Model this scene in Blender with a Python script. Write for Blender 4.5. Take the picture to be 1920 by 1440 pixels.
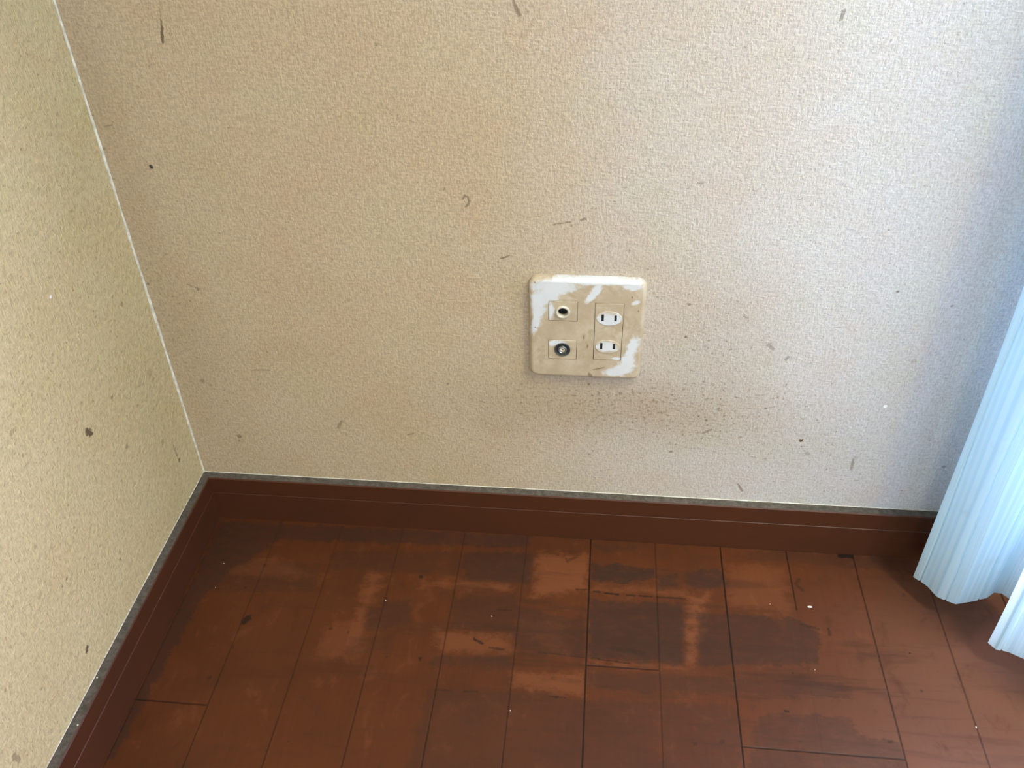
import bpy, bmesh, math, random
import numpy as np
from mathutils import Vector, Matrix

for o in list(bpy.data.objects):
    bpy.data.objects.remove(o)
scene = bpy.context.scene
COL = scene.collection
random.seed(7)
rng = np.random.default_rng(11)

# ------------------------------------------------------------------ camera
cam_d = bpy.data.cameras.new('camera'); cam = bpy.data.objects.new('camera', cam_d); COL.objects.link(cam)
r_, u_, f_ = Vector((0.994949, 0.098078, -0.021389)), Vector((-0.043567, 0.613864, 0.788209)), Vector((-0.090435, 0.783296, -0.615036))
M = Matrix.Identity(4)
for i in range(3):
    M[i][0], M[i][1], M[i][2] = r_[i], u_[i], -f_[i]
M[0][3], M[1][3], M[2][3] = 0.4759, -0.7696, 0.8324
cam.matrix_world = M
cam_d.sensor_width = 36.0; cam_d.sensor_fit = 'HORIZONTAL'
cam_d.lens = 1688.8 * 36.0 / 1920.0
cam_d.clip_start = 0.01
scene.camera = cam

# ------------------------------------------------------------------ world, light, exposure
W = bpy.data.worlds.new('world'); scene.world = W; W.use_nodes = True
W.node_tree.nodes['Background'].inputs[0].default_value = (0.60, 0.78, 1.0, 1)
W.node_tree.nodes['Background'].inputs[1].default_value = 0.05

def area(name, loc, target, sx, sy, power, color, spread=180):
    d = bpy.data.lights.new(name, 'AREA'); d.shape = 'RECTANGLE'; d.size = sx; d.size_y = sy
    d.energy = power; d.color = color; d.spread = math.radians(spread)
    o = bpy.data.objects.new(name, d); COL.objects.link(o); o.location = loc
    o.rotation_euler = (Vector(target) - Vector(loc)).to_track_quat('-Z', 'Y').to_euler()
    return o
area('sky_behind_curtain', (1.16, -0.18, 1.06), (0, -0.18, 1.06), 0.24, 1.76, 58.0, (0.716, 0.711, 1.0), 120)   # cool sky light soaking through the curtain
area('window_daylight', (1.11, -1.6, 1.1), (0.75, 0, 0.2), 0.4, 1.3, 6.6, (0.521, 0.672, 1.0), 130)   # cool daylight from the far part of the window
area('window_top_fill', (1.11, -0.55, 1.75), (0.90, -0.05, 0.2), 0.3, 0.3, 6.0, (0.915, 0.992, 1.0), 100)   # added fill at the window top, brightens the curtain and right corner
area('warm_fill_oblique', (1.5, -0.95, 1.7), (0.85, 0, 0.3), 0.4, 0.8, 3.38, (1.0, 0.858, 0.325), 70)   # added warm fill for the back wall and floor, source invented
area('room_light', (0.3, -2.6, 0.9), (0.3, 0, 0.3), 0.7, 0.7, 25.5, (0.883, 1.0, 0.975), 180)   # light from the room behind the camera

scene.view_settings.view_transform = 'Standard'
scene.view_settings.look = 'None'
scene.view_settings.exposure = -0.06
scene.view_settings.gamma = 1.0
scene.view_settings.use_curve_mapping = False

# ------------------------------------------------------------------ surveyed marks (metres; radii in mm)
BACK_MARKS = [([0.0922, 0.6125, 0.0908, 0.6036], 0.84, 0.7), ([0.0908, 0.6036, 0.0881, 0.59], 1.32, 0.85), ([0.0949, 0.6255, 0.0922, 0.6125], 0.69, 0.25), ([0.3957, 0.629, 0.3986, 0.6207], 1.28, 0.55), ([0.3986, 0.6207, 0.4016, 0.6153], 1.93, 0.6), ([0.4055, 0.6119], 0.87, 0.6), ([0.6612, 0.6202, 0.66, 0.6136], 1.65, 0.55), ([0.2785, 0.5904], 2.06, 0.45), ([0.2919, 0.6159], 1.33, 0.4), ([0.3452, 0.4483, 0.3469, 0.4511, 0.3504, 0.4495, 0.3511, 0.444, 0.3473, 0.4395], 1.22, 0.6), ([0.328, 0.4572], 1.85, 0.45), ([0.4311, 0.4234, 0.4473, 0.4267], 0.91, 0.6), ([0.4484, 0.4228], 1.34, 0.6), ([0.4573, 0.4287, 0.4613, 0.4305], 1.33, 0.55), ([0.3788, 0.3843, 0.3879, 0.3877], 0.9, 0.7), ([0.4486, 0.4131, 0.4503, 0.4016], 1.08, 0.22), ([0.4876, 0.4058, 0.4827, 0.3998], 0.81, 0.3), ([0.0004, 0.5202], 1.6, 0.9), ([0.0099, 0.5122, 0.0184, 0.5144], 0.91, 0.4), ([0.0583, 0.3358], 2.22, 0.6), ([0.0471, 0.3419, 0.0576, 0.3377], 0.88, 0.4), ([0.0048, 0.3409], 1.92, 0.6), ([0.0278, 0.326], 1.29, 0.6), ([0.0966, 0.2318, 0.1158, 0.2328], 0.97, 0.5), ([0.0988, 0.2183], 1.4, 0.4), ([0.1007, 0.2124], 1.41, 0.4), ([0.0332, 0.2125], 3.22, 0.4), ([0.0415, 0.2075], 1.79, 0.4), ([0.059, 0.1311], 3.06, 0.6), ([0.0567, 0.1234], 1.92, 0.5), ([0.1874, 0.1624, 0.1822, 0.1523], 1.88, 0.45), ([0.5674, 0.3387], 2.01, 0.55), ([0.5439, 0.349, 0.5657, 0.3399], 0.69, 0.3), ([0.6223, 0.3271, 0.6263, 0.3247], 1.16, 0.5), ([0.608, 0.336, 0.6211, 0.3277], 0.57, 0.25), ([0.5676, 0.2991], 1.92, 0.6), ([0.6513, 0.2938, 0.6565, 0.2881], 2.14, 0.38), ([0.6734, 0.2788, 0.6712, 0.2759], 1.93, 0.4), ([0.6143, 0.286], 1.51, 0.45), ([0.5914, 0.1951], 1.85, 0.8), ([0.6006, 0.1896], 1.99, 0.65), ([0.6113, 0.2061], 1.95, 0.5), ([0.5986, 0.1709, 0.6067, 0.1761], 1.48, 0.5), ([0.6612, 0.2098], 1.81, 0.7), ([0.671, 0.2259], 1.9, 0.4), ([0.7055, 0.1668], 2.41, 1.0), ([0.7077, 0.1575], 1.08, 0.8), ([0.7138, 0.1492, 0.7171, 0.147], 2.04, 0.35), ([0.7665, 0.1424, 0.7671, 0.1278], 1.63, 0.45), ([0.7681, 0.1457], 2.71, 0.2), ([0.6468, 0.0956, 0.6523, 0.0857], 1.43, 0.6), ([0.7627, 0.3616], 1.54, 0.75), ([0.8169, 0.3474], 1.67, 0.5), ([0.7976, 0.2797], 2.98, 0.22), ([0.5661, 0.1408], 1.81, 0.6), ([0.8644, 0.1388], 2.3, 0.5), ([0.7022, 0.5973], 1.44, 0.4), ([0.5869, 0.5903], 1.73, 0.22), ([0.6397, 0.5821], 1.0, 0.5), ([0.5771, 0.5682], 1.34, 0.28), ([0.7144, 0.4233], 1.14, 0.55), ([0.6654, 0.4501], 1.01, 0.5), ([0.5617, 0.4696, 0.567, 0.4692], 0.85, 0.5), ([0.6149, 0.4631], 1.5, 0.35), ([0.3162, 0.2243], 1.74, 0.55), ([0.4705, 0.2328], 1.81, 0.55), ([0.2642, 0.1469, 0.2707, 0.149], 1.23, 0.5), ([0.4744, 0.2168], 1.71, 0.55), ([0.5048, 0.2215], 2.34, 0.45), ([0.526, 0.2227], 1.56, 0.5), ([0.4314, 0.2068], 1.33, 0.4), ([0.3972, 0.2025], 1.35, 0.6), ([0.415, 0.2036], 1.34, 0.6), ([0.508, 0.1823], 1.62, 0.5), ([0.3175, 0.2449], 1.31, 0.4), ([0.2261, 0.5009], 1.44, 0.5), ([0.2378, 0.4531], 1.19, 0.5), ([0.106, 0.4286], 1.14, 0.5), ([0.1903, 0.5403], 1.09, 0.35), ([0.0618, 0.4832], 1.2, 0.4), ([0.3552, 0.2375], 0.98, 0.3), ([0.4783, 0.1364], 1.56, 0.5), ([0.5637, 0.1543], 1.38, 0.4), ([0.5408, 0.2147], 1.63, 0.5), ([0.5457, 0.2037], 1.32, 0.45), ([0.5645, 0.1858], 1.34, 0.45), ([0.5738, 0.2225], 1.29, 0.5), ([0.7203, 0.0558], 2.21, 0.3), ([0.7407, 0.1259], 1.66, 0.4), ([0.6753, 0.3574], 1.11, 0.4), ([0.7483, 0.3923], 1.28, 0.35), ([0.7134, 0.3638], 1.1, 0.3), ([0.6278, 0.3796], 1.37, 0.3), ([0.5347, 0.3461], 1.49, 0.45), ([0.5386, 0.35], 1.14, 0.4), ([0.4742, 0.1304], 1.42, 0.4), ([0.6029, 0.2197], 1.55, 0.4), ([0.5995, 0.2254], 1.28, 0.3), ([0.5442, 0.1689], 1.63, 0.4), ([0.5362, 0.1994], 1.59, 0.45), ([0.517, 0.2281, 0.5193, 0.2194], 1.16, 0.4), ([0.5043, 0.3976], 1.64, 0.3), ([0.5235, 0.3776], 1.39, 0.3)]
LEFT_MARKS = [([-0.1682, 0.2807, -0.1638, 0.2742], 3.4, 0.95), ([-0.2848, 0.1058, -0.2877, 0.1031], 2.31, 0.9), ([-0.0424, 0.2544], 4.92, 0.28), ([-0.0397, 0.2435], 3.33, 0.3), ([-0.06, 0.172], 3.49, 0.35), ([-0.0431, 0.1512, -0.0428, 0.1345], 1.45, 0.5), ([-0.0415, 0.1266], 2.79, 0.75), ([-0.1213, 0.219], 2.78, 0.5), ([-0.2523, 0.3275], 2.0, 0.5), ([-0.0494, 0.3473], 2.67, 0.45), ([-0.1155, 0.2799], 1.9, 0.6), ([-0.4063, 0.1224, -0.4042, 0.1128], 3.03, 0.45), ([-0.2689, 0.1882], 1.73, 0.7), ([-0.278, 0.188], 1.71, 0.55), ([-0.3055, 0.207], 2.17, 0.35), ([-0.3807, 0.1797], 1.74, 0.5), ([-0.1959, 0.1303], 2.34, 0.4), ([-0.1913, 0.1373], 2.33, 0.3), ([-0.2481, 0.3524, -0.2548, 0.3523], 2.23, 0.3), ([-0.3422, 0.1416], 2.31, 0.3), ([-0.1226, 0.3928], 1.66, 0.4), ([-0.2849, 0.2497], 2.41, 0.35), ([-0.2293, 0.2442], 1.7, 0.5), ([-0.2695, 0.1137], 1.45, 0.0), ([0.011, 0.2588], 3.48, 0.3), ([-0.1601, 0.3737], 1.61, 0.3), ([-0.0808, 0.2412], 1.98, 0.4), ([-0.1118, 0.5382], 1.65, 0.3), ([-0.0022, 0.5945], 2.47, 0.3), ([-0.3544, 0.0891], 1.62, 0.5), ([-0.1178, 0.3116], 1.41, 0.4), ([-0.2141, 0.362], 1.74, 0.3)]
BACK_LIGHT = [([0.7833, 0.2201], 2.02, 1)]
LEFT_LIGHT = [([-0.1455, 0.4166], 1.68, 1)]
FLOOR_PATCHES = [([0.3259, -0.0438, 0.4111, -0.037, 0.4126, -0.0861, 0.3321, -0.087], 0.62), ([0.1639, -0.0532, 0.3251, -0.043, 0.3303, -0.0791, 0.1721, -0.0845], 0.35), ([0.4817, -0.0482, 0.5084, -0.0485, 0.5555, -0.0513, 0.5558, -0.0642, 0.521, -0.0781, 0.4825, -0.0733], 0.85), ([0.5603, -0.0606, 0.5822, -0.0565, 0.5836, -0.0794, 0.5615, -0.0827], 0.7), ([0.5909, -0.0558, 0.6338, -0.045, 0.6428, -0.0699, 0.6006, -0.0811], 0.7), ([0.4809, -0.1039, 0.5874, -0.1005, 0.5856, -0.1827, 0.5262, -0.183, 0.4833, -0.1819], 0.7), ([0.3967, -0.1161, 0.4311, -0.1268, 0.4793, -0.1302, 0.4799, -0.1822, 0.4379, -0.183, 0.3998, -0.1731], 0.5), ([0.6024, -0.1113, 0.6503, -0.1103, 0.7127, -0.1125, 0.7369, -0.1277, 0.7277, -0.1695, 0.5991, -0.1829], 0.62), ([0.4816, -0.198, 0.5939, -0.1939, 0.7557, -0.1931, 0.7531, -0.2071, 0.5926, -0.2163, 0.4823, -0.2199], 0.42), ([0.6567, -0.2348, 0.7505, -0.2286, 0.7506, -0.2468, 0.7923, -0.2553, 0.7949, -0.2907, 0.6363, -0.3045], 0.45), ([0.3151, -0.2341, 0.3992, -0.2295, 0.4827, -0.2318, 0.5567, -0.2268, 0.5557, -0.3115, 0.3115, -0.3327], 0.33), ([0.3247, -0.1135, 0.3975, -0.0991, 0.4004, -0.1548, 0.3263, -0.1559], 0.4), ([0.3119, -0.1921, 0.4012, -0.1874, 0.4028, -0.2033, 0.3141, -0.2048], 0.45), ([0.2489, -0.1228, 0.276, -0.1206, 0.282, -0.1522, 0.233, -0.1707, 0.2267, -0.1435], 0.45), ([0.0455, -0.0788, 0.158, -0.0782, 0.1625, -0.1182, 0.0436, -0.1278], 0.3), ([0.4821, -0.0185, 0.5403, -0.0156, 0.5338, -0.0264, 0.4824, -0.0288], 0.4), ([0.2211, -0.1767, 0.2678, -0.1693, 0.2723, -0.1913, 0.2153, -0.2015], 0.3), ([0.5594, -0.2285, 0.638, -0.2255, 0.6328, -0.3048, 0.5578, -0.3113], 0.35), ([-0.0068, -0.1626, 0.015, -0.1457, 0.0152, -0.2833, -0.0127, -0.2857], 0.4), ([0.0133, -0.0179, 0.4096, -0.0094, 0.4048, -0.0315, 0.094, -0.0422, 0.0339, -0.1364, 0.0191, -0.3354, 0.0101, -0.3362, 0.0116, -0.1611], 0.65), ([0.6682, -0.0123, 0.8678, -0.0099, 0.8619, -0.034, 0.6664, -0.0293], 0.35)]  # band along left and back baseboards: edge grime plus corner shade painted in
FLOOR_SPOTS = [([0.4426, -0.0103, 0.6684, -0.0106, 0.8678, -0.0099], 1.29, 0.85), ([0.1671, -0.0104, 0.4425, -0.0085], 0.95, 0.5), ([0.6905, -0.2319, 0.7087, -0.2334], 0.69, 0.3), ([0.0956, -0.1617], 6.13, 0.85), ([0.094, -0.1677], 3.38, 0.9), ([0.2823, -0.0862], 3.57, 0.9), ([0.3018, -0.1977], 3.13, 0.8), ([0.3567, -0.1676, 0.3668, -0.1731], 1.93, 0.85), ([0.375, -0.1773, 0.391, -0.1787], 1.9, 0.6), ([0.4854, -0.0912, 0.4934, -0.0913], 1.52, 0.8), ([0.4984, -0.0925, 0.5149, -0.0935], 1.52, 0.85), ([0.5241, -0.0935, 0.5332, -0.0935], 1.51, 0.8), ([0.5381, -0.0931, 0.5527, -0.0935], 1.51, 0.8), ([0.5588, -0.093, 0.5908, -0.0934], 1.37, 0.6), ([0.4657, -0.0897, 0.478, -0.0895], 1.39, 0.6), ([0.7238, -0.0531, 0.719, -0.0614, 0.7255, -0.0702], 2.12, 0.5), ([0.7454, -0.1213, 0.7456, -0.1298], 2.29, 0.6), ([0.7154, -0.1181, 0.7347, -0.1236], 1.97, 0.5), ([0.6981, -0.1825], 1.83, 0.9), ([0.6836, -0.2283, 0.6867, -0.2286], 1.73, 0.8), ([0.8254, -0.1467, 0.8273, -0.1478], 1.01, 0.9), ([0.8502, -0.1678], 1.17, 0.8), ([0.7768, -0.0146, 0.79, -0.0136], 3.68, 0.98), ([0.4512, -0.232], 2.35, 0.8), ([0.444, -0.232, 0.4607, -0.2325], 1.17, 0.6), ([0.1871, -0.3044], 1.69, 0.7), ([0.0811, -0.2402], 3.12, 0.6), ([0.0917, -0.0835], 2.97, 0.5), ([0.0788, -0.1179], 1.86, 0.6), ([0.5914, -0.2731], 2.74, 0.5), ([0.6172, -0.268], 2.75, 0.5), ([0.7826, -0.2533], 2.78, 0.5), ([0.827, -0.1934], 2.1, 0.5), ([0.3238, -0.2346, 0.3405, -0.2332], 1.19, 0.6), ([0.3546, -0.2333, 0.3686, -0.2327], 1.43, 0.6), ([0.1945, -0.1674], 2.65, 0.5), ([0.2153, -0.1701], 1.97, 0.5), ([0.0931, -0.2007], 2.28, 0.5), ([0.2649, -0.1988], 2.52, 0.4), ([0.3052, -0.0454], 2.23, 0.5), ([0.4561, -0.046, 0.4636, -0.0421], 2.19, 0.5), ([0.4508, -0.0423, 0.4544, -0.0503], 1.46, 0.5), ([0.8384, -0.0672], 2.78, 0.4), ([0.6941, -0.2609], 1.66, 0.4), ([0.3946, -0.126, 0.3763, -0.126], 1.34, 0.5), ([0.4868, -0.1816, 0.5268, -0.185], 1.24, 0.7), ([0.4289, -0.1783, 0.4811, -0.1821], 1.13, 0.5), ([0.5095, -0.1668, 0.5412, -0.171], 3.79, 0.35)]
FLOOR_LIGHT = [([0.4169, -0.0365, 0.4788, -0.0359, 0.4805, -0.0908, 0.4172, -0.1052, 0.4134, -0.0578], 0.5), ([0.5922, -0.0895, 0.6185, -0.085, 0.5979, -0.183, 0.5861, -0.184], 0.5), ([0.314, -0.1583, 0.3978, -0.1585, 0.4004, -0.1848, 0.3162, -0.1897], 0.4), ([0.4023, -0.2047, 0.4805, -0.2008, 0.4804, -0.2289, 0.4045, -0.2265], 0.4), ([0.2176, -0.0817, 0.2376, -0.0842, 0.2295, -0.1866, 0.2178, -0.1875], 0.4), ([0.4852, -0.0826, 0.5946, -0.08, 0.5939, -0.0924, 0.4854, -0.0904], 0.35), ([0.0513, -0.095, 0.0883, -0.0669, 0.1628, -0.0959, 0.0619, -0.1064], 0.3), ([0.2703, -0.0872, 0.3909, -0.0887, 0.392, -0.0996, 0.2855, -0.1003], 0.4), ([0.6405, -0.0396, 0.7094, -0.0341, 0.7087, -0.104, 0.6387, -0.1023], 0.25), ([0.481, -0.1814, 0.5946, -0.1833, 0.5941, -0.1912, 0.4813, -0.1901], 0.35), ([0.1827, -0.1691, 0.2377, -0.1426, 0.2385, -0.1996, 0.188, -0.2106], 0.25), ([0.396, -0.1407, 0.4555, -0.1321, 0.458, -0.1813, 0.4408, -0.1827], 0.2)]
CRUMBS = [[0.7295, -0.0942], [0.2479, -0.1236], [0.3725, -0.136], [0.4053, -0.252], [0.87, -0.2308], [0.0411, -0.0851], [0.0438, -0.1215], [0.7221, -0.1766], [0.6859, -0.0932]]
LEDGE_CRUMBS = [[0.0028, -0.2936, 0.0693], [0.0084, -0.3443, 0.0693]]

# ------------------------------------------------------------------ helpers
def link_mesh(name, me, mats, parent=None, smooth=False):
    o = bpy.data.objects.new(name, me); COL.objects.link(o)
    for m in (mats if isinstance(mats, (list, tuple)) else [mats]):
        me.materials.append(m)
    if parent: o.parent = parent
    if smooth:
        me.polygons.foreach_set('use_smooth', [True] * len(me.polygons))
    return o
def from_bm(name, bm, mats, parent=None, smooth=False):
    me = bpy.data.meshes.new(name); bm.normal_update(); bm.to_mesh(me); bm.free()
    return link_mesh(name, me, mats, parent, smooth)
def structure(o):
    o['kind'] = 'structure'; return o
def tag(o, label, cat, group=None):
    o['label'] = label; o['category'] = cat
    if group: o['group'] = group
    return o
def box_bm(x0, x1, y0, y1, z0, z1, bm=None):
    bm = bm or bmesh.new()
    v = [bm.verts.new((x, y, z)) for x in (x0, x1) for y in (y0, y1) for z in (z0, z1)]
    for f in ((0,1,3,2),(4,6,7,5),(0,4,5,1),(2,3,7,6),(0,2,6,4),(1,5,7,3)):
        bm.faces.new([v[i] for i in f])
    return bm

class NT:
    """small helper to write node graphs tersely"""
    def __init__(s, name):
        s.m = bpy.data.materials.new(name); s.m.use_nodes = True; s.t = s.m.node_tree
        s.t.nodes.clear()
        s.out = s.t.nodes.new('ShaderNodeOutputMaterial'); s.b = s.t.nodes.new('ShaderNodeBsdfPrincipled')
        s.t.links.new(s.b.outputs[0], s.out.inputs[0])
    def n(s, typ, **kw):
        nd = s.t.nodes.new(typ)
        for k, v in kw.items(): setattr(nd, k, v)
        return nd
    def put(s, sock, v):
        if v is None: return
        if isinstance(v, bpy.types.NodeSocket): s.t.links.new(v, sock)
        elif isinstance(v, (tuple, list)) and len(v) == 3 and sock.type == 'RGBA': sock.default_value = (*v, 1)
        else: sock.default_value = v
    def math(s, op, a, b=None, c=None, clamp=False):
        nd = s.n('ShaderNodeMath', operation=op, use_clamp=clamp)
        s.put(nd.inputs[0], a); s.put(nd.inputs[1], b); s.put(nd.inputs[2], c)
        return nd.outputs[0]
    def sm(s, v, a, b, lo=0.0, hi=1.0):
        nd = s.n('ShaderNodeMapRange', interpolation_type='SMOOTHSTEP')
        s.put(nd.inputs['Value'], v); nd.inputs['From Min'].default_value = a; nd.inputs['From Max'].default_value = b
        nd.inputs['To Min'].default_value = lo; nd.inputs['To Max'].default_value = hi
        return nd.outputs[0]
    def mix(s, f, a, b, blend='MIX'):
        nd = s.n('ShaderNodeMix', data_type='RGBA', blend_type=blend)
        s.put(nd.inputs[0], f); s.put(nd.inputs[6], a); s.put(nd.inputs[7], b)
        return nd.outputs[2]
    def pos(s):
        return s.n('ShaderNodeNewGeometry').outputs['Position']
    def obj(s):
        return s.n('ShaderNodeTexCoord').outputs['Object']
    def scale(s, v, sc, rot=(0, 0, 0), loc=(0, 0, 0)):
        nd = s.n('ShaderNodeMapping'); s.put(nd.inputs[0], v)
        nd.inputs['Scale'].default_value = sc; nd.inputs['Rotation'].default_value = rot; nd.inputs['Location'].default_value = loc
        return nd.outputs[0]
    def noise(s, v, sc, det=3, rough=0.55, dist=0.0):
        nd = s.n('ShaderNodeTexNoise'); s.put(nd.inputs['Vector'], v); nd.inputs['Scale'].default_value = sc
        nd.inputs['Detail'].default_value = det; nd.inputs['Roughness'].default_value = rough; nd.inputs['Distortion'].default_value = dist
        return nd.outputs[0]
    def attr(s, name):
        nd = s.n('ShaderNodeAttribute', attribute_name=name); sp = s.n('ShaderNodeSeparateColor')
        s.t.links.new(nd.outputs['Color'], sp.inputs[0]); return sp.outputs
    def sep(s, v):
        nd = s.n('ShaderNodeSeparateXYZ'); s.put(nd.inputs[0], v); return nd.outputs
    def bump(s, h, strength, dist=0.001, nrm=None):
        nd = s.n('ShaderNodeBump'); s.put(nd.inputs['Height'], h); nd.inputs['Strength'].default_value = strength
        nd.inputs['Distance'].default_value = dist
        if nrm: s.put(nd.inputs['Normal'], nrm)
        return nd.outputs[0]
    def done(s, color=None, rough=None, normal=None, **kw):
        if color is not None: s.put(s.b.inputs['Base Color'], color)
        if rough is not None: s.put(s.b.inputs['Roughness'], rough)
        if normal is not None: s.put(s.b.inputs['Normal'], normal)
        for k, v in kw.items(): s.put(s.b.inputs[k], v)
        return s.m

# ------------------------------------------------------------------ dirt fields, evaluated on a dense grid
def seg_dist(X, Y, pts):
    d = np.full(X.shape, 9.0)
    P = np.array(pts).reshape(-1, 2)
    if len(P) == 1: return np.hypot(X - P[0, 0], Y - P[0, 1])
    for a, b in zip(P[:-1], P[1:]):
        ab = b - a; t = np.clip(((X - a[0]) * ab[0] + (Y - a[1]) * ab[1]) / (ab @ ab + 1e-12), 0, 1)
        d = np.minimum(d, np.hypot(X - a[0] - t * ab[0], Y - a[1] - t * ab[1]))
    return d
def poly_sd(X, Y, pts):            # signed distance, negative inside
    P = np.array(pts).reshape(-1, 2); n = len(P)
    d = seg_dist(X, Y, np.vstack([P, P[:1]]).ravel()); ins = np.zeros(X.shape, bool)
    for i in range(n):
        (x0, y0), (x1, y1) = P[i], P[(i + 1) % n]
        if y0 == y1: continue
        ins ^= ((y0 > Y) != (y1 > Y)) & (X < (x1 - x0) * (Y - y0) / (y1 - y0) + x0)
    return np.where(ins, -d, d)
def mark_fields(X, Y, marks):
    shape = np.zeros(X.shape); stren = np.zeros(X.shape)
    for pts, r, s in marks:
        r = r / 1000.0
        d = seg_dist(X, Y, pts)
        f = np.clip(1 - 0.5 * d / r, 0, 1)
        better = f > shape
        shape = np.where(better, f, shape); stren = np.where(better & (f > 0), s, stren)
    return shape, stren
def patch_fields(X, Y, patches, soft=0.012):
    shape = np.zeros(X.shape); stren = np.zeros(X.shape)
    for pts, s in patches:
        f = np.clip(0.5 - poly_sd(X, Y, pts) / soft * 0.5, 0, 1)
        stren = np.where((f > 0) & (f >= shape * 0.999) & (s > 0), np.maximum(s, np.where(shape >= 0.5, stren, 0)), stren)
        shape = np.maximum(shape, f)
    return shape, stren
def grid_mesh(name, us, vs, place, attrs):
    nu, nv = len(us), len(vs)
    U, V = np.meshgrid(us, vs, indexing='ij')
    co = place(U, V).reshape(-1, 3)
    me = bpy.data.meshes.new(name)
    i = np.arange(nu - 1)[:, None] * nv + np.arange(nv - 1)[None, :]
    F = np.stack([i, i + nv, i + nv + 1, i + 1], -1).reshape(-1)
    nf = (nu - 1) * (nv - 1)
    me.vertices.add(nu * nv); me.vertices.foreach_set('co', co.astype(np.float32).ravel())
    me.loops.add(nf * 4); me.loops.foreach_set('vertex_index', F.astype(np.int32))
    me.polygons.add(nf); me.polygons.foreach_set('loop_start', np.arange(0, nf * 4, 4, dtype=np.int32))
    me.update(calc_edges=True)
    for an, fn in attrs.items():
        rgba = np.zeros((nu * nv, 4), np.float32); rgba[:, 3] = 1
        for k, ch in enumerate(fn(U, V)): rgba[:, k] = ch.ravel()
        a = me.attributes.new(an, 'FLOAT_COLOR', 'POINT'); a.data.foreach_set('color', rgba.ravel())
    return me
def axis(lo, a, b, hi, step):       # dense between a and b, one coarse cell outside
    m = np.arange(a, b + step / 2, step)
    return np.concatenate([[lo] if lo < a - 1e-6 else [], m, [hi] if hi > m[-1] + 1e-6 else []])
def blob(X, Y, x, y, rx, ry):
    return np.exp(-(((X - x) / rx) ** 2 + ((Y - y) / ry) ** 2))

# ------------------------------------------------------------------ materials
def wallpaper(name, base, rib, axis_u, streak, clean=None, speck=0.70, coarse=330, bstr=0.6):
    """embossed woven-look vinyl wallpaper, dirty; axis_u: 0 = x runs along the wall, 1 = y"""
    g = NT(name); p = g.pos(); xyz = g.sep(p)
    cmb = g.n('ShaderNodeCombineXYZ'); g.put(cmb.inputs[0], xyz[axis_u]); g.put(cmb.inputs[1], xyz[2])
    uv = cmb.outputs[0]
    d = g.attr('dirt_shade')
    warp = g.noise(uv, 120, 2)
    ver = g.noise(g.scale(uv, (520, 150, 1)), 1.0, 2, 0.6)
    hor = g.noise(g.scale(uv, (140, 560, 1)), 1.0, 2, 0.6)
    gran = g.noise(uv, coarse, 3, 0.7)
    h = g.math('ADD', g.math('MULTIPLY', ver, 1.0), g.math('MULTIPLY', hor, streak))
    h = g.math('ADD', h, g.math('MULTIPLY', gran, 1.2))
    hn = g.sm(h, 0.9 + 0.5 * streak - 0.15, 1.3 + 0.5 * streak + 0.1)
    mott = g.noise(uv, 9, 4, 0.6)
    if clean:      # yellow paper tone turning whiter towards the window, with a blotchy border
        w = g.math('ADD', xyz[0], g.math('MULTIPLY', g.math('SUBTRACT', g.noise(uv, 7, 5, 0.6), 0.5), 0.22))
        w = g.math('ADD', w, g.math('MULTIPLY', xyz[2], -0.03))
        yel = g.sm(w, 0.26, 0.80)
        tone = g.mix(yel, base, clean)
    else:
        tone = g.mix(0.0, base, base)
    rb = g.mix(1.0, tone, (rib, rib, rib), 'MULTIPLY')
    c = g.mix(g.math('MULTIPLY', hn, 0.9, clamp=True), rb, tone)
    c = g.mix(g.sm(mott, 0.35, 0.7, 0, 0.6), c, (0.96, 0.91, 0.85), 'MULTIPLY')
    pk = g.noise(uv, 16, 3, 0.6)                    # faint pink and green casts of the ageing print
    c = g.mix(g.sm(pk, 0.5, 0.7, 0, 0.5), c, (1.0, 0.93, 0.90), 'MULTIPLY')
    c = g.mix(g.sm(pk, 0.5, 0.3, 0, 0.5), c, (0.95, 0.98, 0.90), 'MULTIPLY')
    # soft grime
    grime = (base[0] * 0.55, base[1] * 0.5, base[2] * 0.42)
    c = g.mix(g.math('MULTIPLY', d[2], 0.42), c, grime)
    # fine specks, denser where the grime is
    sp = g.noise(g.scale(uv, (1, 1.4, 1)), 190, 3, 0.55)
    thr = g.math('SUBTRACT', speck, g.math('MULTIPLY', d[2], 0.11))
    spk = g.math('MULTIPLY', g.math('SUBTRACT', sp, thr), 14, clamp=True)
    c = g.mix(g.math('MULTIPLY', spk, 0.55), c, (base[0] * 0.38, base[1] * 0.34, base[2] * 0.3))
    # single marks with a ragged outline
    rag = g.math('MULTIPLY', g.math('SUBTRACT', g.noise(uv, 330, 3, 0.65), 0.5), 1.25)
    m = g.sm(g.math('ADD', d[0], rag), 0.42, 0.64)
    m = g.math('MULTIPLY', m, d[1])
    c = g.mix(m, c, (0.098, 0.066, 0.030))
    lt = g.attr('fresh')
    c = g.mix(g.sm(lt[0], 0.35, 0.6), c, (0.86, 0.85, 0.82))
    return g.done(c, 0.85, g.bump(h, bstr, 0.0009), **{'Specular IOR Level': 0.25})

BASE = (0.535, 0.413, 0.272)
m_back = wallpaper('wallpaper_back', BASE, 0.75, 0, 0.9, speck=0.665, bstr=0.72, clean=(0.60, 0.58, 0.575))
m_left = wallpaper('wallpaper_left', (0.625, 0.505, 0.275), 0.72, 1, 0.3, speck=0.645, coarse=185, bstr=1.6)
g = NT('plain_plaster'); m_plain = g.done((0.62, 0.55, 0.44), 0.9, g.bump(g.noise(g.pos(), 200), 0.3))

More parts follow.
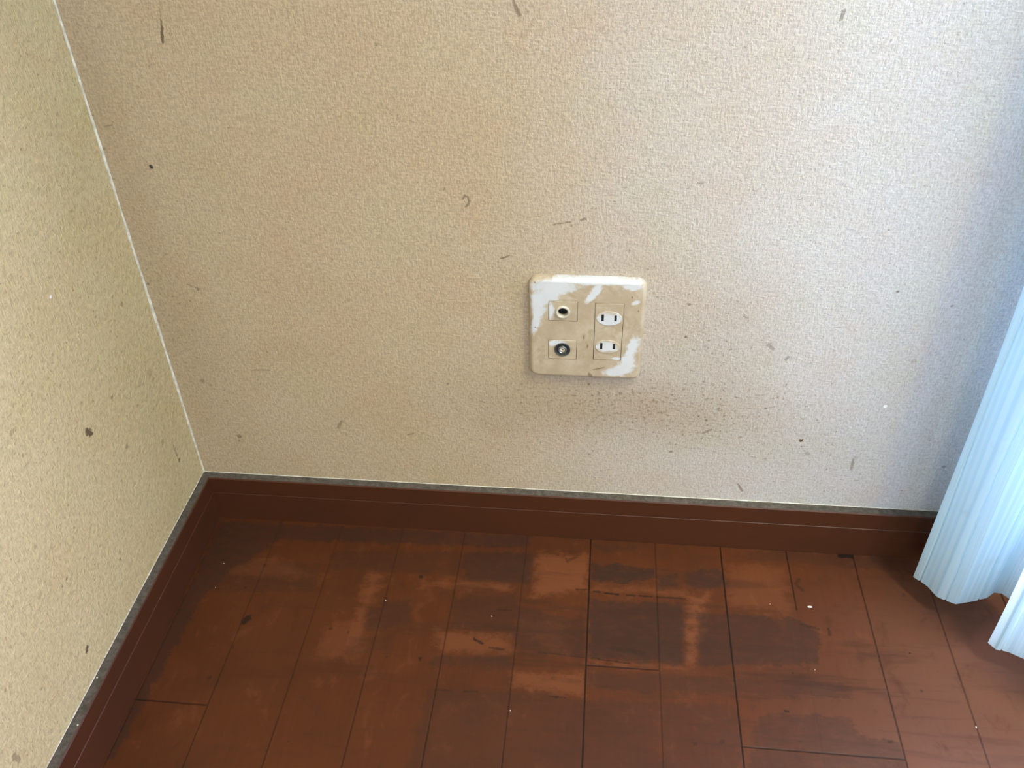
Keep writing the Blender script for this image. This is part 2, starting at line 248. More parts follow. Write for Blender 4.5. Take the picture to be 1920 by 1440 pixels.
OFF, BW = 0.09068, 0.07797
def wood_floor():
    g = NT('floor_boards'); p = g.pos(); xyz = g.sep(p)
    t = g.math('DIVIDE', g.math('SUBTRACT', xyz[0], OFF), BW)
    k = g.math('FLOOR', t); fr = g.math('FRACT', t)
    dist = g.math('MULTIPLY', g.math('MINIMUM', fr, g.math('SUBTRACT', 1.0, fr)), BW)
    d = g.attr('dirt_shade'); l = g.attr('wear')
    # board tone
    cmb = g.n('ShaderNodeCombineXYZ'); g.put(cmb.inputs[0], k); g.put(cmb.inputs[1], g.math('SNAP', g.math('ADD', xyz[1], 3.0), 0.909))
    wn = g.n('ShaderNodeTexWhiteNoise'); wn.noise_dimensions = '2D'; g.put(wn.inputs['Vector'], cmb.outputs[0])
    grain = g.noise(g.scale(p, (260, 9, 1)), 1.0, 4, 0.6, 0.4)
    big = g.noise(g.scale(p, (1, 1.6, 1)), 7, 5, 0.62, 0.3)
    c = g.mix(grain, (0.0722, 0.0189, 0.0049), (0.1038, 0.0294, 0.0087))
    c = g.mix(g.math('MULTIPLY', wn.outputs['Value'], 0.35), c, (0.0748, 0.0224, 0.0075))
    c = g.mix(g.sm(big, 0.35, 0.7, 0, 0.45), c, (0.0528, 0.0154, 0.0052))
    # brighter window light painted into the boards on the right
    win_lit = g.sm(g.math('SUBTRACT', g.math('ADD', xyz[0], g.math('MULTIPLY', big, 0.12)), g.math('MULTIPLY', xyz[1], 0.55)), 0.78, 1.12, 0, 0.55)
    c = g.mix(win_lit, c, (0.185, 0.083, 0.050))
    mid = g.noise(g.scale(p, (1.4, 1, 1)), 26, 6, 0.7, 0.5)
    c = g.mix(g.sm(mid, 0.52, 0.72, 0, 0.5), c, (0.050, 0.0165, 0.0065))
    c = g.mix(g.sm(mid, 0.46, 0.28, 0, 0.45), c, (0.140, 0.047, 0.017))
    # worn lighter areas
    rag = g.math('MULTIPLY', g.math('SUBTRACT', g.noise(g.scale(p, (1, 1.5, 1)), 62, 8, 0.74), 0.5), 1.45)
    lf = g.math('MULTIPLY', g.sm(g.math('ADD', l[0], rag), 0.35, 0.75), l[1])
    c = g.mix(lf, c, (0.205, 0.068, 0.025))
    # dark worn-through patches with ragged edges, plus shade painted along the baseboards
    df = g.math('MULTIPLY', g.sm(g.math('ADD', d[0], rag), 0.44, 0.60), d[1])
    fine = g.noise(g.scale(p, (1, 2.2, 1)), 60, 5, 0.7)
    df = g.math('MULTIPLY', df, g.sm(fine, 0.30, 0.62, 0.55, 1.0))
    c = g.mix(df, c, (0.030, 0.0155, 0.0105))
    # rubbed streaks across the boards
    st = g.noise(g.scale(p, (6, 55, 1)), 1.0, 4, 0.65, 0.2)
    c = g.mix(g.math('MULTIPLY', g.sm(st, 0.50, 0.70), g.math('ADD', 0.15, g.math('MULTIPLY', d[2], 0.6))), c, (0.0396, 0.0154, 0.0081))
    s = g.attr('spots')
    rs = g.math('MULTIPLY', g.math('SUBTRACT', g.noise(p, 190, 4, 0.7), 0.5), 1.3)
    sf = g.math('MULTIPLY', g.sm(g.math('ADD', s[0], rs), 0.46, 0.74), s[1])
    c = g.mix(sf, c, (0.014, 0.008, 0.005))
    # seams between boards and the few butt joints
    wob = g.math('MULTIPLY', g.math('SUBTRACT', g.noise(g.scale(p, (1, 1, 1)), 60, 3), 0.5), 0.0010)
    seam = g.sm(g.math('ADD', dist, wob), 0.0004, 0.0013, 1, 0)
    seam = g.math('MULTIPLY', seam, s[2])
    for yj, xa, xb in JOINTS:
        a = g.sm(g.math('ABSOLUTE', g.math('SUBTRACT', g.math('ADD', xyz[1], wob), yj)), 0.0004, 0.0014, 1, 0)
        a = g.math('MULTIPLY', a, g.math('GREATER_THAN', xyz[0], xa))
        a = g.math('MULTIPLY', a, g.math('LESS_THAN', xyz[0], xb))
        seam = g.math('MAXIMUM', seam, g.math('MULTIPLY', a, 0.75))
    c = g.mix(g.math('MULTIPLY', seam, 0.9), c, (0.010, 0.005, 0.003))
    h = g.math('SUBTRACT', g.math('MULTIPLY', grain, 0.12), seam)
    ro = g.math('ADD', 0.40, g.math('MULTIPLY', df, 0.16)); ro = g.math('ADD', ro, g.math('MULTIPLY', big, 0.10))
    return g.done(c, ro, g.bump(h, 0.5, 0.0008), **{'Specular IOR Level': 0.18})
JOINTS = [(-0.1909, OFF + 5 * BW, OFF + 6 * BW), (-0.2720, 0.0, OFF), (-0.2716, OFF + 7 * BW, OFF + 9 * BW), (-1.10, OFF + 2 * BW, OFF + 4 * BW), (-0.9, OFF + 8 * BW, OFF + 9 * BW)]
m_floor = wood_floor()

def wood_trim(name, along):
    g = NT(name); p = g.pos()
    sc = (8, 300, 420) if along == 0 else (300, 8, 420)
    gr = g.noise(g.scale(p, sc), 1.0, 4, 0.6, 0.2)
    c = g.mix(gr, (0.0546, 0.0161, 0.0061), (0.0774, 0.0238, 0.0093))
    c = g.mix(g.sm(g.noise(p, 12, 4), 0.4, 0.7, 0, 0.4), c, (0.0510, 0.0175, 0.0081))
    return g.done(c, 0.42, g.bump(gr, 0.15, 0.0005), **{'Specular IOR Level': 0.3})
m_trim_b, m_trim_l = wood_trim('baseboard_wood_back', 0), wood_trim('baseboard_wood_left', 1)
g = NT('dusty_ledge'); p = g.pos()
c = g.mix(g.sm(g.noise(p, 180, 4, 0.7), 0.3, 0.7), (0.048, 0.038, 0.027), (0.115, 0.098, 0.078))
m_dust = g.done(c, 0.95, g.bump(g.noise(p, 400, 3), 0.5))
g = NT('corner_caulk'); p = g.pos()
c = g.mix(g.sm(g.noise(p, 120, 4), 0.35, 0.7), (0.50, 0.46, 0.37), (0.74, 0.71, 0.62))
m_caulk = g.done(c, 0.7, g.bump(g.noise(p, 500, 3), 0.5))
g = NT('window_aluminium'); m_alu = g.done(g.mix(g.noise(g.pos(), 30), (0.50, 0.51, 0.53), (0.62, 0.63, 0.65)), 0.4, Metallic=0.6)
g = NT('window_glass'); m_glass = g.done((1, 1, 1), 0.0, **{'Transmission Weight': 1.0, 'IOR': 1.02})

# ------------------------------------------------------------------ room shell
RX, RY, CZ = 1.06, -3.2, 2.4         # right wall, front wall, ceiling height
WY0, WY1, WZ0, WZ1 = -1.95, -0.14, 0.12, 1.95   # window opening in the right wall
BH, BD = 0.06929, 0.0108              # baseboard height and depth

def f_back(U, V):
    a, b = mark_fields(U, V, BACK_MARKS)
    soft = (0.75 * blob(U, V, .55, .20, .14, .05) + 0.55 * blob(U, V, .42, .20, .12, .04) + 0.5 * blob(U, V, .60, .30, .06, .07)
            + 0.45 * blob(U, V, .03, .25, .05, .14) + 0.42 * blob(U, V, .015, .5, .022, .25) + 0.35 * blob(U, V, .69, .15, .12, .07)
            + 0.40 * blob(U, V, .37, .165, .025, .012) + 0.2 * blob(U, V, .15, .26, .06, .02) + 0.3 * blob(U, V, .48, .378, .07, .012))
    return a, b, np.clip(soft, 0, 1)
def f_back_fresh(U, V):
    a, b = mark_fields(U, V, BACK_LIGHT)
    return a, b
def f_left(U, V):
    a, b = mark_fields(U, V, LEFT_MARKS)
    soft = 0.35 * blob(U, V, -.04, .22, .05, .1) + 0.25 * blob(U, V, -.15, .3, .1, .15) + 0.12 + 0.25 * blob(U, V, -.05, .5, .06, .1)
    return a, b, np.clip(soft, 0, 1)
def f_left_fresh(U, V):
    a, b = mark_fields(U, V, LEFT_LIGHT)
    return a, b
# back wall: the outlet sits over a hole-free wall, so the sheet is simply continuous
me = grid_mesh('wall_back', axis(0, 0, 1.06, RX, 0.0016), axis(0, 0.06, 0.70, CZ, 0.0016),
               lambda U, V: np.stack([U, np.zeros_like(U), V], -1), {'dirt_shade': f_back, 'fresh': f_back_fresh})
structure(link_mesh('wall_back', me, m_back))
me = grid_mesh('wall_left', axis(RY, -0.50, 0.0, 0, 0.0016), axis(0, 0.06, 0.72, CZ, 0.0016),
               lambda U, V: np.stack([np.zeros_like(U), U, V], -1), {'dirt_shade': f_left, 'fresh': f_left_fresh})
structure(link_mesh('wall_left', me, m_left))

SEAMS = [.45, .45, .5, .6, .5, 1.0, .5, 1.0, .8, .75, .75, .8]
def f_dirt_shade(U, V):
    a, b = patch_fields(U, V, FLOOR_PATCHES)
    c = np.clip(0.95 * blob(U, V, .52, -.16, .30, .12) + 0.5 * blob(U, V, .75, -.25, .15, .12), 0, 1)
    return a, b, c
def f_wear(U, V):
    return patch_fields(U, V, FLOOR_LIGHT, 0.02)
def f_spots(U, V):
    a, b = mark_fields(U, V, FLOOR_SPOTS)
    k = np.clip(np.round((U - OFF) / BW), 0, 11).astype(int)
    s = np.array(SEAMS)[k]
    far = np.clip((V + 0.30) / 0.3, 0, 1)
    s = np.where(k <= 4, s * (0.55 + 0.6 * (1 - far)), s)
    s = np.where((k == 8) & (V < -0.10), 0.10, s)
    s = np.where((k == 6) & (V < -0.19), 0.45, s)
    s = np.where((k == 10), 0.6, s)
    return a, b, np.clip(s, 0, 1)
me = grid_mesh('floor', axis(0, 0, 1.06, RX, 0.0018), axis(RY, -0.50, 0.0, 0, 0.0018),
               lambda U, V: np.stack([U, V, np.zeros_like(U)], -1), {'dirt_shade': f_dirt_shade, 'wear': f_wear, 'spots': f_spots})
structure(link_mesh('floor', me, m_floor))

bm = box_bm(0, RX, RY, 0, CZ, CZ + .05); structure(from_bm('ceiling', bm, m_plain))
bm = box_bm(-.0, RX, RY - .05, RY, 0, CZ); structure(from_bm('wall_front', bm, m_plain))
bm = bmesh.new(); T = 0.09
box_bm(RX, RX + T, RY, WY0, 0, CZ, bm); box_bm(RX, RX + T, WY1, 0, 0, CZ, bm)
box_bm(RX, RX + T, WY0, WY1, WZ1, CZ, bm); box_bm(RX, RX + T, WY0, WY1, 0, WZ0, bm)
structure(from_bm('wall_right', bm, m_plain))
# window: frame with two mullions and a pane
bm = bmesh.new(); fx0, fx1, w = RX + .02, RX + .06, .025
box_bm(fx0, fx1, WY0, WY0 + w, WZ0, WZ1, bm); box_bm(fx0, fx1, WY1 - w, WY1, WZ0, WZ1, bm)
box_bm(fx0, fx1, WY0 + w, WY1 - w, WZ0, WZ0 + w, bm); box_bm(fx0, fx1, WY0 + w, WY1 - w, WZ1 - w, WZ1, bm)
win = structure(from_bm('window_1', bm, m_alu))

# baseboards: moulded profile (depth from wall, height)
PROF = [(0, 0), (BD, 0), (BD, .0440), (BD - .0007, .0446), (BD - .0007, .0456), (BD, .0462), (BD, BH - .0012), (BD - .0012, BH), (0, BH)]
def baseboard(name, path, mats):
    bm = bmesh.new(); rings = []
    for (ox, oy, dx, dy) in path:       # origin on the wall and depth direction (mitred)
        rings.append([bm.verts.new((ox + dx * d, oy + dy * d, z)) for d, z in PROF])
    for a, b in zip(rings[:-1], rings[1:]):
        for i in range(len(PROF) - 1):
            f = bm.faces.new((a[i], a[i + 1], b[i + 1], b[i]))
            if i >= len(PROF) - 2: f.material_index = 1
    for r in (rings[0], rings[-1]): bm.faces.new(r)
    bmesh.ops.recalc_face_normals(bm, faces=bm.faces)
    return structure(from_bm(name, bm, mats))
baseboard('baseboard_back', [(0, 0, 1, -1), (RX, 0, 0, -1)], [m_trim_b, m_dust])
baseboard('baseboard_left', [(0, 0, 1, -1), (0, RY, 1, 0)], [m_trim_l, m_dust])
# thin bead of light caulk up the corner and along the foot of the wallpaper
def bead(name, pts, r, wob, seed):
    rr = random.Random(seed); bm = bmesh.new(); rings = []
    a, b = Vector(pts[0]), Vector(pts[1]); n = int((b - a).length / 0.004); ax = (b - a).normalized()
    s1 = ax.orthogonal().normalized(); s2 = ax.cross(s1); w = 1.0
    for i in range(n + 1):
        w = 0.8 * w + 0.2 * rr.uniform(1 - wob, 1 + wob); c = a.lerp(b, i / n)
        rings.append([bm.verts.new(c + (s1 * math.cos(t) + s2 * math.sin(t)) * r * w) for t in [k * math.pi / 4 for k in range(8)]])
    for p0, p1 in zip(rings[:-1], rings[1:]):
        for k in range(8): bm.faces.new((p0[k], p0[(k + 1) % 8], p1[(k + 1) % 8], p1[k]))
    bmesh.ops.recalc_face_normals(bm, faces=bm.faces)
    return structure(from_bm(name, bm, m_caulk, smooth=True))
bead('trim_1', ((.0004, -.0004, BH), (.0004, -.0004, CZ)), .0014, .9, 3)
bead('trim_2', ((.002, 0, BH + .0004), (RX, 0, BH + .0004)), .0006, .6, 4)
bead('trim_3', ((0, -.002, BH + .0004), (0, RY, BH + .0004)), .0005, .6, 5)

# ------------------------------------------------------------------ wall outlet
PX, PZ = 0.46559, 0.30762
YF = -0.0085                      # front of the plate
out = bpy.data.objects.new('wall_outlet', None); COL.objects.link(out); out.location = (PX, 0, PZ)
tag(out, 'dirty white wall plate with power sockets and antenna jacks, low on the beige wall', 'wall outlet')

def ellipse_field(g, p, els):
    best = None
    for (cx, cz, rx, rz, ang) in els:
        m = g.scale(g.scale(p, (1, 1, 1), loc=(-cx, 0, -cz)), (1, 1, 1), rot=(0, ang, 0))
        s = g.sep(m)
        d = g.math('SQRT', g.math('ADD', g.math('POWER', g.math('DIVIDE', s[0], rx), 2), g.math('POWER', g.math('DIVIDE', s[2], rz), 2)))
        v = g.math('SUBTRACT', 1.5, d)
        best = v if best is None else g.math('MAXIMUM', best, v)
    return best
def stained_plastic(name, els, grime=1.0, marks=None):
    g = NT(name); p = g.obj()
    white = (0.63, 0.64, 0.655); beige = (0.42, 0.325, 0.215)
    nz = g.math('MULTIPLY', g.math('SUBTRACT', g.noise(p, 60, 7, 0.68, 0.8), 0.5), 2.3)
    clean = g.sm(g.math('ADD', ellipse_field(g, p, els), nz), 0.40, 0.95)
    tone = g.noise(p, 40, 4, 0.6)
    b = g.mix(g.sm(tone, 0.35, 0.68), beige, (0.52, 0.43, 0.31))
    b = g.mix(g.sm(g.noise(p, 45, 5, 0.65, 0.5), 0.48, 0.68, 0, 0.75), b, (0.36, 0.27, 0.165))
    c = g.mix(clean, b, g.mix(g.sm(tone, 0.4, 0.75, 0, 0.35), white, (0.50, 0.50, 0.51)))
    sp = g.sm(g.noise(p, 330, 2), 0.74, 0.80)
    c = g.mix(g.math('MULTIPLY', sp, 0.5 * grime), c, (0.2, 0.15, 0.09))
    if marks:
        mk = g.math('ADD', ellipse_field(g, p, marks), g.math('MULTIPLY', g.math('SUBTRACT', g.noise(p, 300, 3), 0.5), 1.5))
        c = g.mix(g.sm(mk, 0.42, 0.8, 0, 0.75), c, (0.17, 0.115, 0.06))
    return g.done(c, 0.45, g.bump(tone, 0.08, 0.0005), **{'Specular IOR Level': 0.4})
def rr(hw, hh, r, n=8, cx=0, cz=0):
    pts = []
    for qx, qz, a0 in ((1, 1, 0), (-1, 1, 90), (-1, -1, 180), (1, -1, 270)):
        for i in range(n + 1):
            a = math.radians(a0 + 90 * i / n)
            pts.append((cx + qx * (hw - r) + r * math.cos(a), cz + qz * (hh - r) + r * math.sin(a)))
    return pts
def ell(rx, rz, n=28, cx=0, cz=0):
    return [(cx + rx * math.cos(2 * math.pi * i / n), cz + rz * math.sin(2 * math.pi * i / n)) for i in range(n)]
def ring(bm, pts, y): return [bm.verts.new((x, y, z)) for x, z in pts]
def bridge(bm, a, b, smooth=True):
    n = len(a); fs = []
    for i in range(n):
        f = bm.faces.new((a[i], a[(i + 1) % n], b[(i + 1) % n], b[i])); f.smooth = smooth; fs.append(f)
    return fs
def fill(bm, rings):
    es = []
    for r in rings:
        for i in range(len(r)):
            e = bm.edges.get((r[i], r[(i + 1) % len(r)])) or bm.edges.new((r[i], r[(i + 1) % len(r)]))
            es.append(e)
    bmesh.ops.triangle_fill(bm, edges=es, use_beauty=True, use_dissolve=False)
def face_plate(outer, steps, holes, depth):
    """outer: function inset->points; steps: list of (inset, y) from wall to front; holes: outlines cut through the front"""
    bm = bmesh.new(); prev = None
    for ins, y in steps:
        r = ring(bm, outer(ins), y)
        if prev: bridge(bm, prev, r)
        prev = r
    yf = steps[-1][1]; hr = []
    for h in holes:
        r = ring(bm, h, yf); rb = ring(bm, h, yf + depth); bridge(bm, r, rb, False); hr.append(r)
    fill(bm, [prev] + hr)
    bmesh.ops.recalc_face_normals(bm, faces=bm.faces)
    return bm
PW, PH, PR = 0.0584, 0.0610, 0.0100
JX = (-.0385, -.0090, .0113, .0352); CXR = (-.0385, -.0090, -.0365, -.0118); RC = (.0081, .0372, -.0357, .0346)
def rect(x0, x1, z0, z1, e=0): return [(x1 - e, z1 - e), (x0 + e, z1 - e), (x0 + e, z0 + e), (x1 - e, z0 + e)]
prof = [(0, -.0002), (0, -.0035)] + [(.0045 * (1 - math.cos(t)), -.0035 + (YF + .0035) * math.sin(t)) for t in [math.radians(a) for a in (15, 30, 45, 60, 75, 90)]]
m_plate = stained_plastic('stained_plate', [(-.0480, .032, .009, .024, -.14), (-.034, .052, .026, .0095, .05), (-.041, .041, .012, .018, -.6), (-.052, .008, .0045, .018, -.15), (.010, .0590, .052, .0045, 0), (.0065, .046, .0050, .0140, -.55), (.0445, -.034, .0080, .021, -.35), (.0360, -.0480, .0190, .0070, .35), (.0490, -.014, .0075, .0100, -.3), (.044, .054, .012, .004, 0), (.048, .036, .006, .004, .5)], marks=[(.0060, -.0560, .0022, .0040, .5), (-.0520, .0560, .0012, .0008, 0), (.0445, .0425, .0010, .0014, .5), (.0515, .0265, .0009, .0012, 0), (-.0520, .0020, .0010, .0010, 0), (.0150, -.0470, .0080, .0010, .3), (-.0020, -.0080, .0010, .0030, 0), (.0020, -.0190, .0010, .0030, 0)])
bm = face_plate(lambda e: rr(PW - e, PH - e, PR - min(e, .004)), prof, [rect(*JX), rect(*CXR), rect(*RC)], .004)
plate = from_bm('cover_plate', bm, m_plate, out)
m_ins = stained_plastic('stained_insert', [(-.038, .024, .006, .012, 0), (-.030, -.016, .012, .004, 0), (.032, -.033, .006, .002, 0)], .7)
g = NT('gap_dark'); m_dark = g.done((0.006, 0.005, 0.004), 0.9)
g = NT('metal_ring'); m_metal = g.done(g.mix(g.noise(g.obj(), 500), (0.16, 0.16, 0.155), (0.34, 0.335, 0.32)), 0.35, Metallic=0.85)
g = NT('dark_metal_ring'); m_dmetal = g.done(g.mix(g.noise(g.obj(), 400), (0.035, 0.035, 0.035), (0.11, 0.11, 0.11)), 0.45, Metallic=0.3)
g = NT('cream_plastic'); m_cream = g.done(g.mix(g.sm(g.noise(g.obj(), 130, 3), .35, .7), (0.50, 0.44, 0.34), (0.66, 0.62, 0.53)), 0.4)
# dark backing box behind the openings, flush inside the plate
bm = box_bm(-.050, .048, -.0012, -.0004, -.050, .048)
from_bm('back_box', bm, m_dark, out)

def insert(name, R_, holes, mat=m_ins, gap=.00045, raise_=0.0004):
    x0, x1, z0, z1 = R_
    bm = face_plate(lambda e: rect(x0, x1, z0, z1, gap + e), [(0, YF + .004), (0, YF - raise_ + .0004), (.0004, YF - raise_)], holes, .004)
    return from_bm(name, bm, mat, out)
def lathe(name, cx, cz, prof, mat, parent, n=32):
    bm = bmesh.new(); prev = None
    for r, y in prof:
        if r < 1e-6:
            c = bm.verts.new((cx, y, cz))
            for i in range(n): f = bm.faces.new((prev[i], prev[(i + 1) % n], c)); f.smooth = True
            prev = None; continue
        rg = ring(bm, ell(r, r, n, cx, cz), y)
        if prev: bridge(bm, prev, rg)
        prev = rg
    bmesh.ops.recalc_face_normals(bm, faces=bm.faces)
    return from_bm(name, bm, mat, parent)
# upper left: round jack with a pale collar and an open bore
jc = (-.0240, .0226)
s1 = insert('antenna_jack', JX, [ell(.0062, .0062, 28, *jc)]); s1['label'] = 'grimy insert with a pale round collar around a black hole'
lathe('collar', *jc, [(.0074, YF), (.0074, YF - .0016), (.0066, YF - .0022), (.0055, YF - .0022), (.0049, YF - .0014), (.0049, YF + .0040)], m_cream, s1)
lathe('bore', *jc, [(.0047, YF + .0030), (.0047, YF + .0060), (0, YF + .0060)], m_dark, s1)
# lower left: coaxial connector
cc = (-.0238, -.0239)
s2 = insert('coaxial_jack', CXR, [ell(.0080, .0080, 32, *cc)]); s2['label'] = 'insert with a dark round coaxial connector'
lathe('outer_ring', *cc, [(.0083, YF - .0002), (.0083, YF - .0012), (.0076, YF - .0014), (.0070, YF - .0010), (.0066, YF + .0015), (.0036, YF + .0018)], m_dmetal, s2)
lathe('threaded_sleeve', *cc, [(.0046, YF + .0020), (.0046, YF - .0016), (.0040, YF - .0022), (.0034, YF - .0020), (.0030, YF + .0006)], m_metal, s2)
lathe('dielectric', *cc, [(.0031, YF + .0010), (.0030, YF - .0012), (.0008, YF - .0012), (.0006, YF + .0010)], m_cream, s2)
lathe('center_pin', *cc, [(.0007, YF + .0010), (.0007, YF - .0005), (0, YF - .0007)], m_dark, s2)
# right: duplex power receptacle with two raised oval faces, four blade slots
ovals = [(.0228, .0168), (.0228, -.0183)]
slots = []
for oz, zc, h in ((0, .0175, 1), (1, -.0174, 1)):
    for sx, hh in ((.0162, .0041), (.0292, .0035)):
        slots.append((sx, zc, .0013, hh))
s3 = insert('power_receptacle', RC, [ell(.0130, .0088, 32, *o) for o in ovals]); s3['label'] = 'tall insert with two two-slot power sockets'
for o in ovals:
    bm = bmesh.new()
    a = ring(bm, ell(.0130, .0088, 32, *o), YF - .0002); b = ring(bm, ell(.0124, .0082, 32, *o), YF - .0010)
    bridge(bm, a, b); hr = []
    for sx, zc, hw, hh in slots:
        if abs(zc - o[1]) < .01:
            pts = [(sx + hw, zc + hh), (sx - hw, zc + hh), (sx - hw, zc - hh), (sx + hw, zc - hh)]
            r1 = ring(bm, pts, YF - .0010); r2 = ring(bm, pts, YF + .0050); bridge(bm, r1, r2, False); hr.append(r1)
    fill(bm, [b] + hr)
    bmesh.ops.recalc_face_normals(bm, faces=bm.faces)
    up = o[1] > 0
    m_f = stained_plastic('socket_face', [(.0228, .0155, .018, .010, 0)] if up else [(.0225, -.018, .0140, .0075, 0)], .3)
    fo = from_bm('socket_face', bm, m_f, s3)
    for sx, zc, hw, hh in slots:
        if abs(zc - o[1]) < .01:
            bm = box_bm(sx - hw + .0001, sx + hw - .0001, YF - .0008, YF + .0002, zc - hh + .0001, zc + hh - .0001)
            from_bm('blade_slot_shade', bm, m_dark, fo)  # near-black block just under the face paints the shade inside the slot

# ------------------------------------------------------------------ curtain
def curtain():
    g = NT('curtain_cloth'); p = g.pos(); a = g.attr('cloth')
    wv = g.noise(g.scale(p, (900, 900, 250)), 1.0, 2)
    str_ = g.noise(g.math('MULTIPLY', a[0], 1.0), 1.0, 1)
    nd = g.n('ShaderNodeTexNoise', noise_dimensions='1D'); g.put(nd.inputs['W'], g.math('MULTIPLY', a[0], 170)); nd.inputs['Scale'].default_value = 1.0; nd.inputs['Detail'].default_value = 4
    c = g.mix(g.sm(nd.outputs[0], 0.35, 0.65), (0.68, 0.86, 0.94), (0.80, 0.95, 0.99))
    c = g.mix(g.math('MULTIPLY', g.sm(g.noise(p, 25, 4), .62, .8), .35), c, (0.60, 0.62, 0.62))
    b = g.b; g.put(b.inputs['Base Color'], c); b.inputs['Roughness'].default_value = 0.9
    b.inputs['Specular IOR Level'].default_value = 0.1
    bp = g.bump(g.math('ADD', wv, g.math('MULTIPLY', nd.outputs[0], 2.0)), 0.25, 0.0005); g.put(b.inputs['Normal'], bp)
    tr = g.n('ShaderNodeBsdfTranslucent'); g.put(tr.inputs[0], c); g.put(tr.inputs[1], bp)
    mx = g.n('ShaderNodeMixShader'); mx.inputs[0].default_value = 0.58
    g.t.links.new(b.outputs[0], mx.inputs[1]); g.t.links.new(tr.outputs[0], mx.inputs[2]); g.t.links.new(mx.outputs[0], g.out.inputs[0])
    # plan of the hem (knife folds with hard creases), following the gathered run towards the window
    P = [(1.035, -.075), (1.01, -.052), (.975, -.047), (.945, -.053), (.915, -.045), (.890, -.050), (.868, -.047), (.850, -.056), (.8420, -.0660), (.8535, -.0800), (.8605, -.0925), (.8790, -.1000), (.896, -.0965), (.9130, -.0915), (.9240, -.0820), (.9330, -.0815), (.9390, -.0880),
         (.9500, -.104), (.9480, -.124), (.925, -.136), (.905, -.143), (.8965, -.1505), (.9020, -.1590), (.9140, -.1600), (.9290, -.1665), (.946, -.176), (.968, -.178), (.980, -.172), (.992, -.180), (.996, -.200), (.980, -.214), (.960, -.222), (.951, -.232), (.958, -.244), (.975, -.250), (.992, -.258), (1.010, -.262), (1.022, -.272)]
    # flat panels between the creases, with a narrow sewn-in groove beside most creases
    dense = []
    for i in range(len(P) - 1):
        a0, b0 = Vector((*P[i], 0)), Vector((*P[i + 1], 0)); L = (b0 - a0).length
        nrm = Vector((-(b0 - a0).y, (b0 - a0).x, 0)).normalized()
        ts = [0.0]; hs = [0]
        if L > .012 and i % 2 == 0:
            e = .0017 / L; ts = [0.0, .48 - e, .48, .48 + e * .5]; hs = [0, .0004, -.0020, 0]
        for t, h in zip(ts, hs): dense.append(a0.lerp(b0, t) - nrm * h)
    dense.append(Vector((*P[-1], 0)))
    D = np.array([(v.x, v.y) for v in dense]); s = np.concatenate([[0], np.cumsum(np.hypot(*np.diff(D, axis=0).T))])
    # tangent-normal for slight change of the folds with height
    ctr = np.stack([np.interp(s, [0, s[-1]], [.885, 1.02]), np.interp(s, [0, s[-1]], [-.07, -.27])], -1)
    zs = np.concatenate([np.linspace(0, .30, 22), np.linspace(.33, 1.88, 30)])
    V = []; UVs = []
    for z in zs:
        k = 1.0 + 0.0 * z
        wob = 0.0012 * np.sin(s * 60 + z * 9) * min(1, z * 6) + 0.0008 * np.sin(s * 140 - z * 14) * min(1, z * 6)
        hem = 0.0016 * np.sin(s * 85) if z < 0.02 else 0
        x = ctr[:, 0] + (D[:, 0] - ctr[:, 0]) * k + wob; y = ctr[:, 1] + (D[:, 1] - ctr[:, 1]) * k - wob * .5
        V.append(np.stack([x, y, np.full_like(x, .030 + z) + hem], -1)); UVs.append(s)
    V = np.array(V); nz, ns = V.shape[:2]
    me = bpy.data.meshes.new('curtain')
    F = [(j * ns + i, j * ns + i + 1, (j + 1) * ns + i + 1, (j + 1) * ns + i) for j in range(nz - 1) for i in range(ns - 1)]
    me.from_pydata(V.reshape(-1, 3).tolist(), [], F); me.update()
    at = me.attributes.new('cloth', 'FLOAT_COLOR', 'POINT')
    rgba = np.zeros((nz * ns, 4), np.float32); rgba[:, 3] = 1; rgba[:, 0] = np.tile(s, nz); at.data.foreach_set('color', rgba.ravel())
    o = link_mesh('curtain', me, g.m)
    return tag(o, 'pale blue-white pleated curtain hanging just above the floor at the right', 'curtain')
curtain()

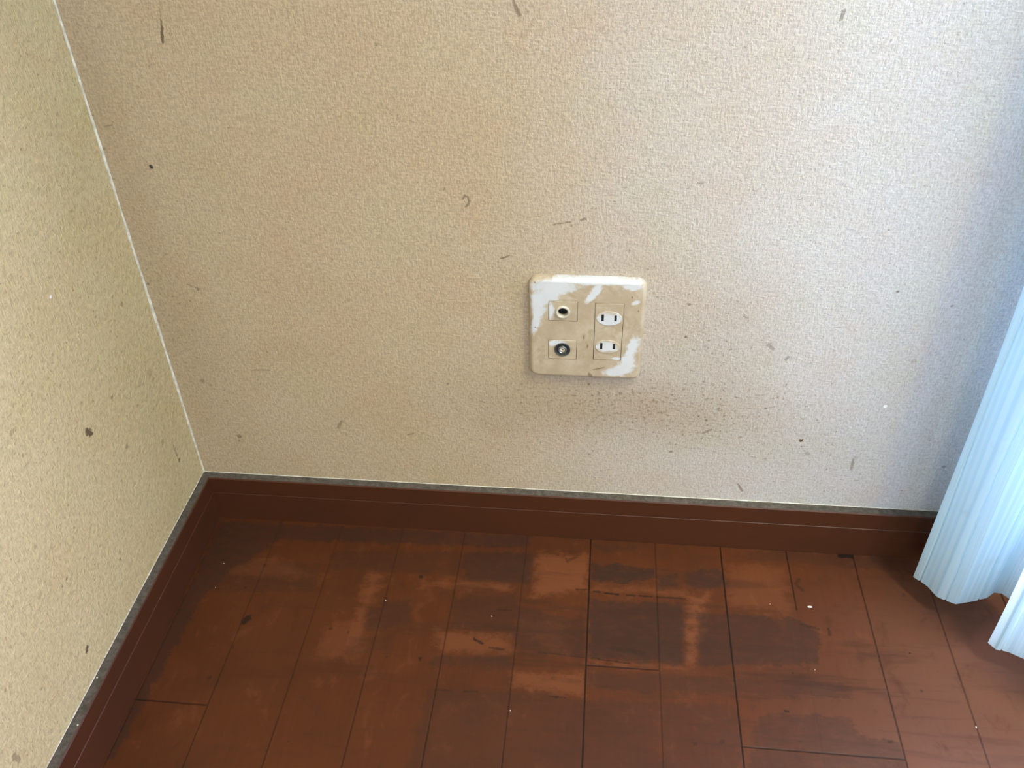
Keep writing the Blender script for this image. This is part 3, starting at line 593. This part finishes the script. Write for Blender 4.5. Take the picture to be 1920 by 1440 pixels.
# ------------------------------------------------------------------ crumbs and the little black speck
g = NT('crumb'); m_crumb = g.done((0.80, 0.70, 0.60), 0.7)
def pebble(name, loc, r, seed, mat, squash=(1, 1, .6)):
    rr_ = random.Random(seed); bm = bmesh.new(); bmesh.ops.create_icosphere(bm, subdivisions=2, radius=r)
    for v in bm.verts:
        v.co *= rr_.uniform(.75, 1.2); v.co = Vector((v.co.x * squash[0], v.co.y * squash[1], v.co.z * squash[2]))
    lo = min(v.co.z for v in bm.verts)
    for v in bm.verts: v.co.z -= lo
    o = from_bm(name, bm, mat, smooth=True); o.location = loc; return o
CL = ['pale elongated crumb on the floorboards between the outlet and the curtain', 'tiny pale crumb on the dark floor seam below the left half of the back baseboard',
      'tiny pale crumb on the worn floor directly below and left of the wall outlet', 'tiny pale crumb on the floorboards near the bottom centre of the photo',
      'tiny pale crumb lying in the rightmost floor seam, nearest the camera', 'tiny pale crumb on the dark floor close to the room corner',
      'tiny pale crumb beside the left baseboard, nearer the camera than the corner one', 'tiny pale crumb below the dark rectangular stain on the right of the floor', 'tiny pale crumb above the dark rectangular stain on the right of the floor']
CR = [(.0016, (1.6, .8, .6)), (.0007, (1, 1, .6)), (.0007, (1, 1, .6)), (.0007, (1, 1, .6)), (.0009, (.8, 1.3, .6)), (.0006, (1, 1, .6)), (.0005, (1, 1, .6)), (.0005, (1, 1, .6)), (.0004, (1, 1, .6))]
for i, (x, y) in enumerate(CRUMBS):
    o = pebble('crumb', (x, y, 0.0), CR[i][0], i, m_crumb, CR[i][1]); tag(o, CL[i], 'crumb', 'pale crumbs on the floor')
for i, ((x, y, z), lb) in enumerate(zip(LEDGE_CRUMBS, ['pale crumb on the dusty ledge of the left baseboard, farther from the camera', 'pale crumb on the dusty ledge of the left baseboard, nearer the camera'])):
    o = pebble('crumb', (max(x, .003), y, BH), .0008, 20 + i, m_crumb); tag(o, lb, 'crumb', 'crumbs on the left baseboard')
g = NT('speck_black'); m_spk = g.done((0.012, 0.008, 0.004), 0.5)
bm = bmesh.new(); bmesh.ops.create_icosphere(bm, subdivisions=2, radius=.0019)
for v in bm.verts: v.co = Vector((v.co.x * .8 + v.co.z * -.3, v.co.y * .7, v.co.z * 1.15))
o = from_bm('wall_speck', bm, m_spk, smooth=True); o.location = (.0454, -.0009, .4736)
tag(o, 'tiny black speck stuck on the beige back wall near the left corner', 'speck')
